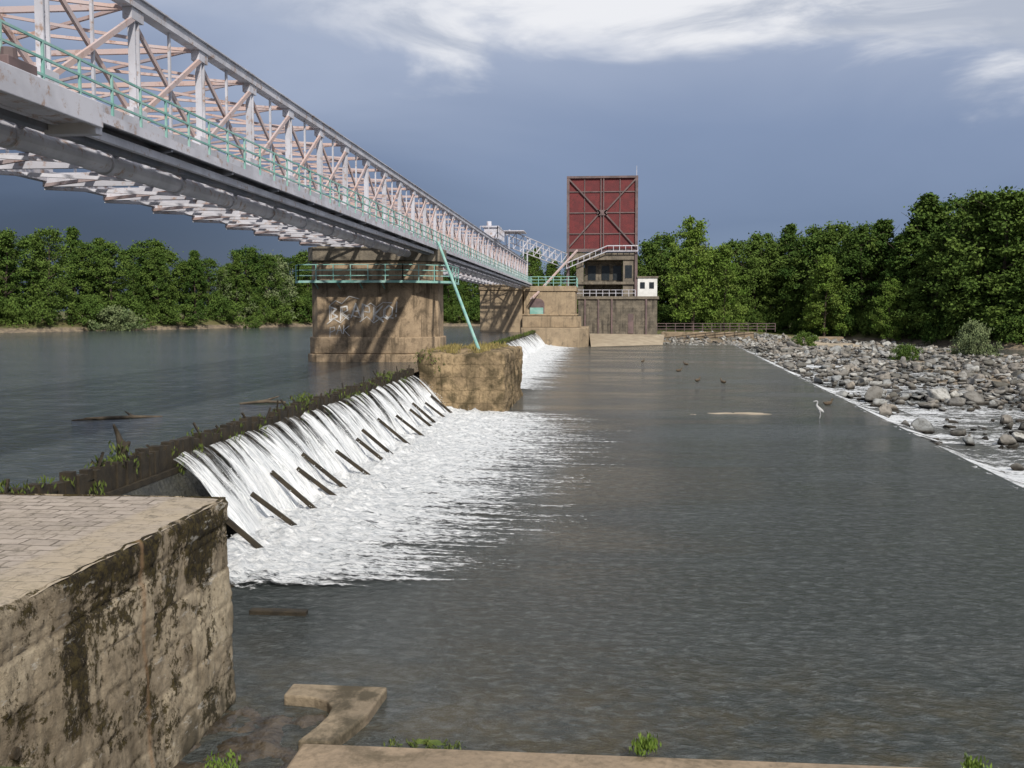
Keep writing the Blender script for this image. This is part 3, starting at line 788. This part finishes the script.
b.box(5.2,6.2,yf-1.1,yf-1.01,1.8,5.5); b.box(8.4,8.7,yf-1.3,yf-1.02,1,8.2)
b.obj('base_details',M_frame,T)
b=MB(); b.cyl((x1-.3,yf,31),(x1-.3,yf,33),.07,.04,6); b.obj('mast',M_steel,T)
b=MB(); b.v=[(-1.5,168,.03),(11,178,.05),(12,189,1.6),(-2,189,1.8)]; b.f=[(0,1,2,3)]; b.obj('concrete_ramp',M_sand)
b=MB(); rail(b,[(11,196),(34,199)],2.0,1.6,1.8,.1,3); b.obj('fence',M_frame)
b=MB(); b.box(12,30,199.5,200.2,-.5,1.9); b.box(34,48,203,206,-.5,.9); b.obj('quay_wall',M_ledge,None,.1)

def mound(name,cx,cy,rx,ry,h,mat,z0=-.05):
    V=[]; n=50
    for i in range(n):
        for j in range(n):
            u=-1+2*i/(n-1); v=-1+2*j/(n-1); r=math.hypot(u,v)
            V.append((cx+u*rx,cy+v*ry,z0+h*max(-1,1-r*1.15+.7*n3(u*3+cx,v*2,1)+.35*n3(u*11+cx,v*4,2))))
    mesh_np(name,V,gridfaces(n,n),mat,smooth=True)
mound('sand_bar',8.2,59.4,5.2,1.5,.09,M_sand,-.058)
mound('sand_bar',40,185,14,8,.7,M_sand,-.4)
mound('moss_patch',-2.35,13.35,.75,.3,.07,M_moss); mound('moss_patch',-10.2,13.9,.6,.25,.06,M_moss,3.16)
def skin(name,vs,es,rs,mat,sub=1):
    me=bpy.data.meshes.new(name); me.from_pydata(vs,es,[]); o=bpy.data.objects.new(name,me); col.objects.link(o)
    m=o.modifiers.new('s','SKIN'); 
    for i,r in enumerate(rs):
        d=me.skin_vertices[0].data[i]; d.radius=(r,r); d.use_root=(i==0)
    o.modifiers.new('u','SUBSURF').levels=sub; o.modifiers['u'].render_levels=sub
    me.materials.append(mat); m.use_smooth_shade=True; return o
M_log=simple('driftwood',(.07,.055,.04),(.12,.095,.065),.8,4,20,.6)
skin('driftwood_log',[(-17.3,31.3,2.40),(-16.5,31.8,2.44),(-15.6,32.2,2.45),(-14.9,32.9,2.40),(-16,32.4,2.62),(-16.8,31.2,2.5)],[(0,1),(1,2),(2,3),(2,4),(1,5)],[.04,.07,.06,.03,.02,.02],M_log)
skin('driftwood_log',[(-13.9,37.5,2.42),(-13.1,37.9,2.48),(-12.2,38.0,2.44),(-12.6,38.4,2.65)],[(0,1),(1,2),(1,3)],[.04,.07,.05,.02],M_log)
skin('tree_stump',[(-11.0,22.1,2.3),(-11.0,22.1,2.8),(-11.15,22.2,3.15),(-10.8,22.1,3.0),(-11.2,22.1,3.4)],[(0,1),(1,2),(1,3),(2,4)],[.14,.11,.06,.04,.03],M_dark)

weeds('ledge_weed',[(.62+random.uniform(-.12,.12),12.95+random.uniform(-.05,.05),.16+random.uniform(0,.12)) for _ in range(16)],.028,M_bright,1.0,3,.05,16)
weeds('ledge_weed',[(4.75+random.uniform(-.08,.08),12.75+random.uniform(-.05,.05),.16+random.uniform(0,.12)) for _ in range(12)],.028,M_bright,1.0,3,.05,14)
weeds('ledge_weed',[(-4.85+random.uniform(-.2,.2),12.3+random.uniform(-.2,.2),.03+random.uniform(0,.06)) for _ in range(12)],.026,M_bright,1.0,3,.05,12)
weeds('ledge_weed',[(-2.4+random.uniform(-.5,.5),13.2+random.uniform(-.12,.12),.0) for _ in range(22)],.022,M_grass,.6,3,.04,10)

# ---------- birds ----------
M_gull=simple('grey_plumage',(.38,.38,.39),(.5,.5,.5),.8,8); M_duck=simple('brown_plumage',(.06,.045,.03),(.12,.09,.06),.8,8)
hx,hy=12.25,57.0
skin('grey_heron',[(hx,hy,.55),(hx-.12,hy,.66),(hx-.16,hy,.78),(hx-.10,hy,.90),(hx-.13,hy,.98),(hx-.20,hy,.98),(hx-.36,hy,.95),(hx+.14,hy,.43),(hx+.24,hy,.34),
 (hx+.02,hy-.05,.38),(hx+.06,hy-.05,.2),(hx+.02,hy-.05,.0),(hx+.02,hy+.05,.38),(hx+.06,hy+.05,.2),(hx+.02,hy+.05,.0)],
 [(0,1),(1,2),(2,3),(3,4),(4,5),(5,6),(0,7),(7,8),(0,9),(9,10),(10,11),(0,12),(12,13),(13,14)],
 [.13,.08,.045,.04,.05,.04,.012,.10,.03,.04,.016,.014,.04,.016,.014],M_gull)
for (x,y,a) in ((7.8,100,0.3),(9.5,112,2.5),(8.3,86,.8),(10.2,84,2.2),(14.5,65,.4),(5,118,1)):
    c,s=math.cos(a),math.sin(a)
    P_=[(0,0,.12),(.16,0,.16),(.22,0,.28),(.25,0,.36),(.34,0,.34),(-.18,0,.13),(-.3,0,.2)]
    skin('duck',[(x+u*c*1.2,y+u*s*1.2,w*1.2-.02) for u,v,w in P_],[(0,1),(1,2),(2,3),(3,4),(0,5),(5,6)],[.14,.11,.05,.06,.02,.11,.03],M_duck)

# ---------- light, sky ----------
el=math.radians(40); az=math.radians(155)
sd=Vector((math.sin(az)*math.cos(el),math.cos(az)*math.cos(el),math.sin(el)))
L_=bpy.data.lights.new('sun','SUN'); L_.energy=4.3; L_.angle=math.radians(2); L_.color=(1,.94,.84)
lo=bpy.data.objects.new('sun',L_); col.objects.link(lo); lo.rotation_euler=sd.to_track_quat('Z','Y').to_euler()
w=bpy.data.worlds.new('World'); S.world=w; w.use_nodes=True; t=NT(w.node_tree)
for n_ in list(t.n): t.n.remove(n_)
tc=t.n.new('ShaderNodeTexCoord').outputs['Generated']
x,y,z=t.sep(tc)
sk=t.n.new('ShaderNodeTexSky'); sk.sky_type='NISHITA'; sk.sun_disc=False; sk.sun_elevation=el; sk.sun_rotation=az
zc=t.math('MAXIMUM',z,0.0)
n2=t.noise(t.scale(tc,(1.2,1.2,3.5)),1.6,5,.5,.4)
n4=t.noise(t.scale(tc,(3.2,3.2,13)),1.0,6,.55,.5)
zw=t.math('ADD',zc,t.math('MULTIPLY',t.math('SUBTRACT',n2,.5),.2))
r=t.n.new('ShaderNodeValToRGB'); t.link(zw,r.inputs[0]); e=r.color_ramp.elements
e[0].position=0; e[0].color=(.20,.27,.40,1); e[1].position=1; e[1].color=(.50,.56,.66,1)
for p_,c_ in ((.08,(.165,.225,.36)),(.17,(.225,.29,.44)),(.26,(.37,.43,.57)),(.5,(.42,.48,.59))):
    k=e.new(p_); k.color=c_+(1,)
lf=t.math('MULTIPLY',t.smooth(x,.0,-.48),t.smooth(zw,.27,.05))
base=t.mix(t.math('MULTIPLY',lf,.93),r.outputs[0],(.034,.052,.10))
rt=t.math('MULTIPLY',t.smooth(x,.05,.4),.05)
ct=t.math('ADD',t.math('ADD',zc,rt),t.math('MULTIPLY',t.math('SUBTRACT',n4,.5),.22))
m1=t.math('MULTIPLY',t.smooth(ct,.238,.282),t.smooth(x,-.36,-.08,.12,1.0))
cl=t.mix(t.smooth(t.noise(t.scale(tc,(5,5,16)),1.0,6,.6,.5),.36,.60),(.47,.51,.60),(.92,.92,.94))
base=t.mix(t.math('MULTIPLY',m1,.92),base,cl)
bg1=t.n.new('ShaderNodeBackground'); t.link(base,bg1.inputs[0]); bg1.inputs[1].default_value=.95
bg2=t.n.new('ShaderNodeBackground'); t.link(sk.outputs[0],bg2.inputs[0]); bg2.inputs[1].default_value=.006
ad=t.n.new('ShaderNodeAddShader'); t.link(bg1.outputs[0],ad.inputs[0]); t.link(bg2.outputs[0],ad.inputs[1])
ow=t.n.new('ShaderNodeOutputWorld'); t.link(ad.outputs[0],ow.inputs[0])

cam=bpy.data.cameras.new('camera'); co=bpy.data.objects.new('camera',cam); col.objects.link(co)
co.location=(0,0,6); co.rotation_euler=(math.radians(90-4.17),0,math.radians(5.03))
cam.sensor_width=36; cam.lens=35.16; cam.clip_end=6000; cam.clip_start=.1
S.camera=co
S.view_settings.view_transform='Standard'; S.view_settings.look='None'; S.view_settings.exposure=0
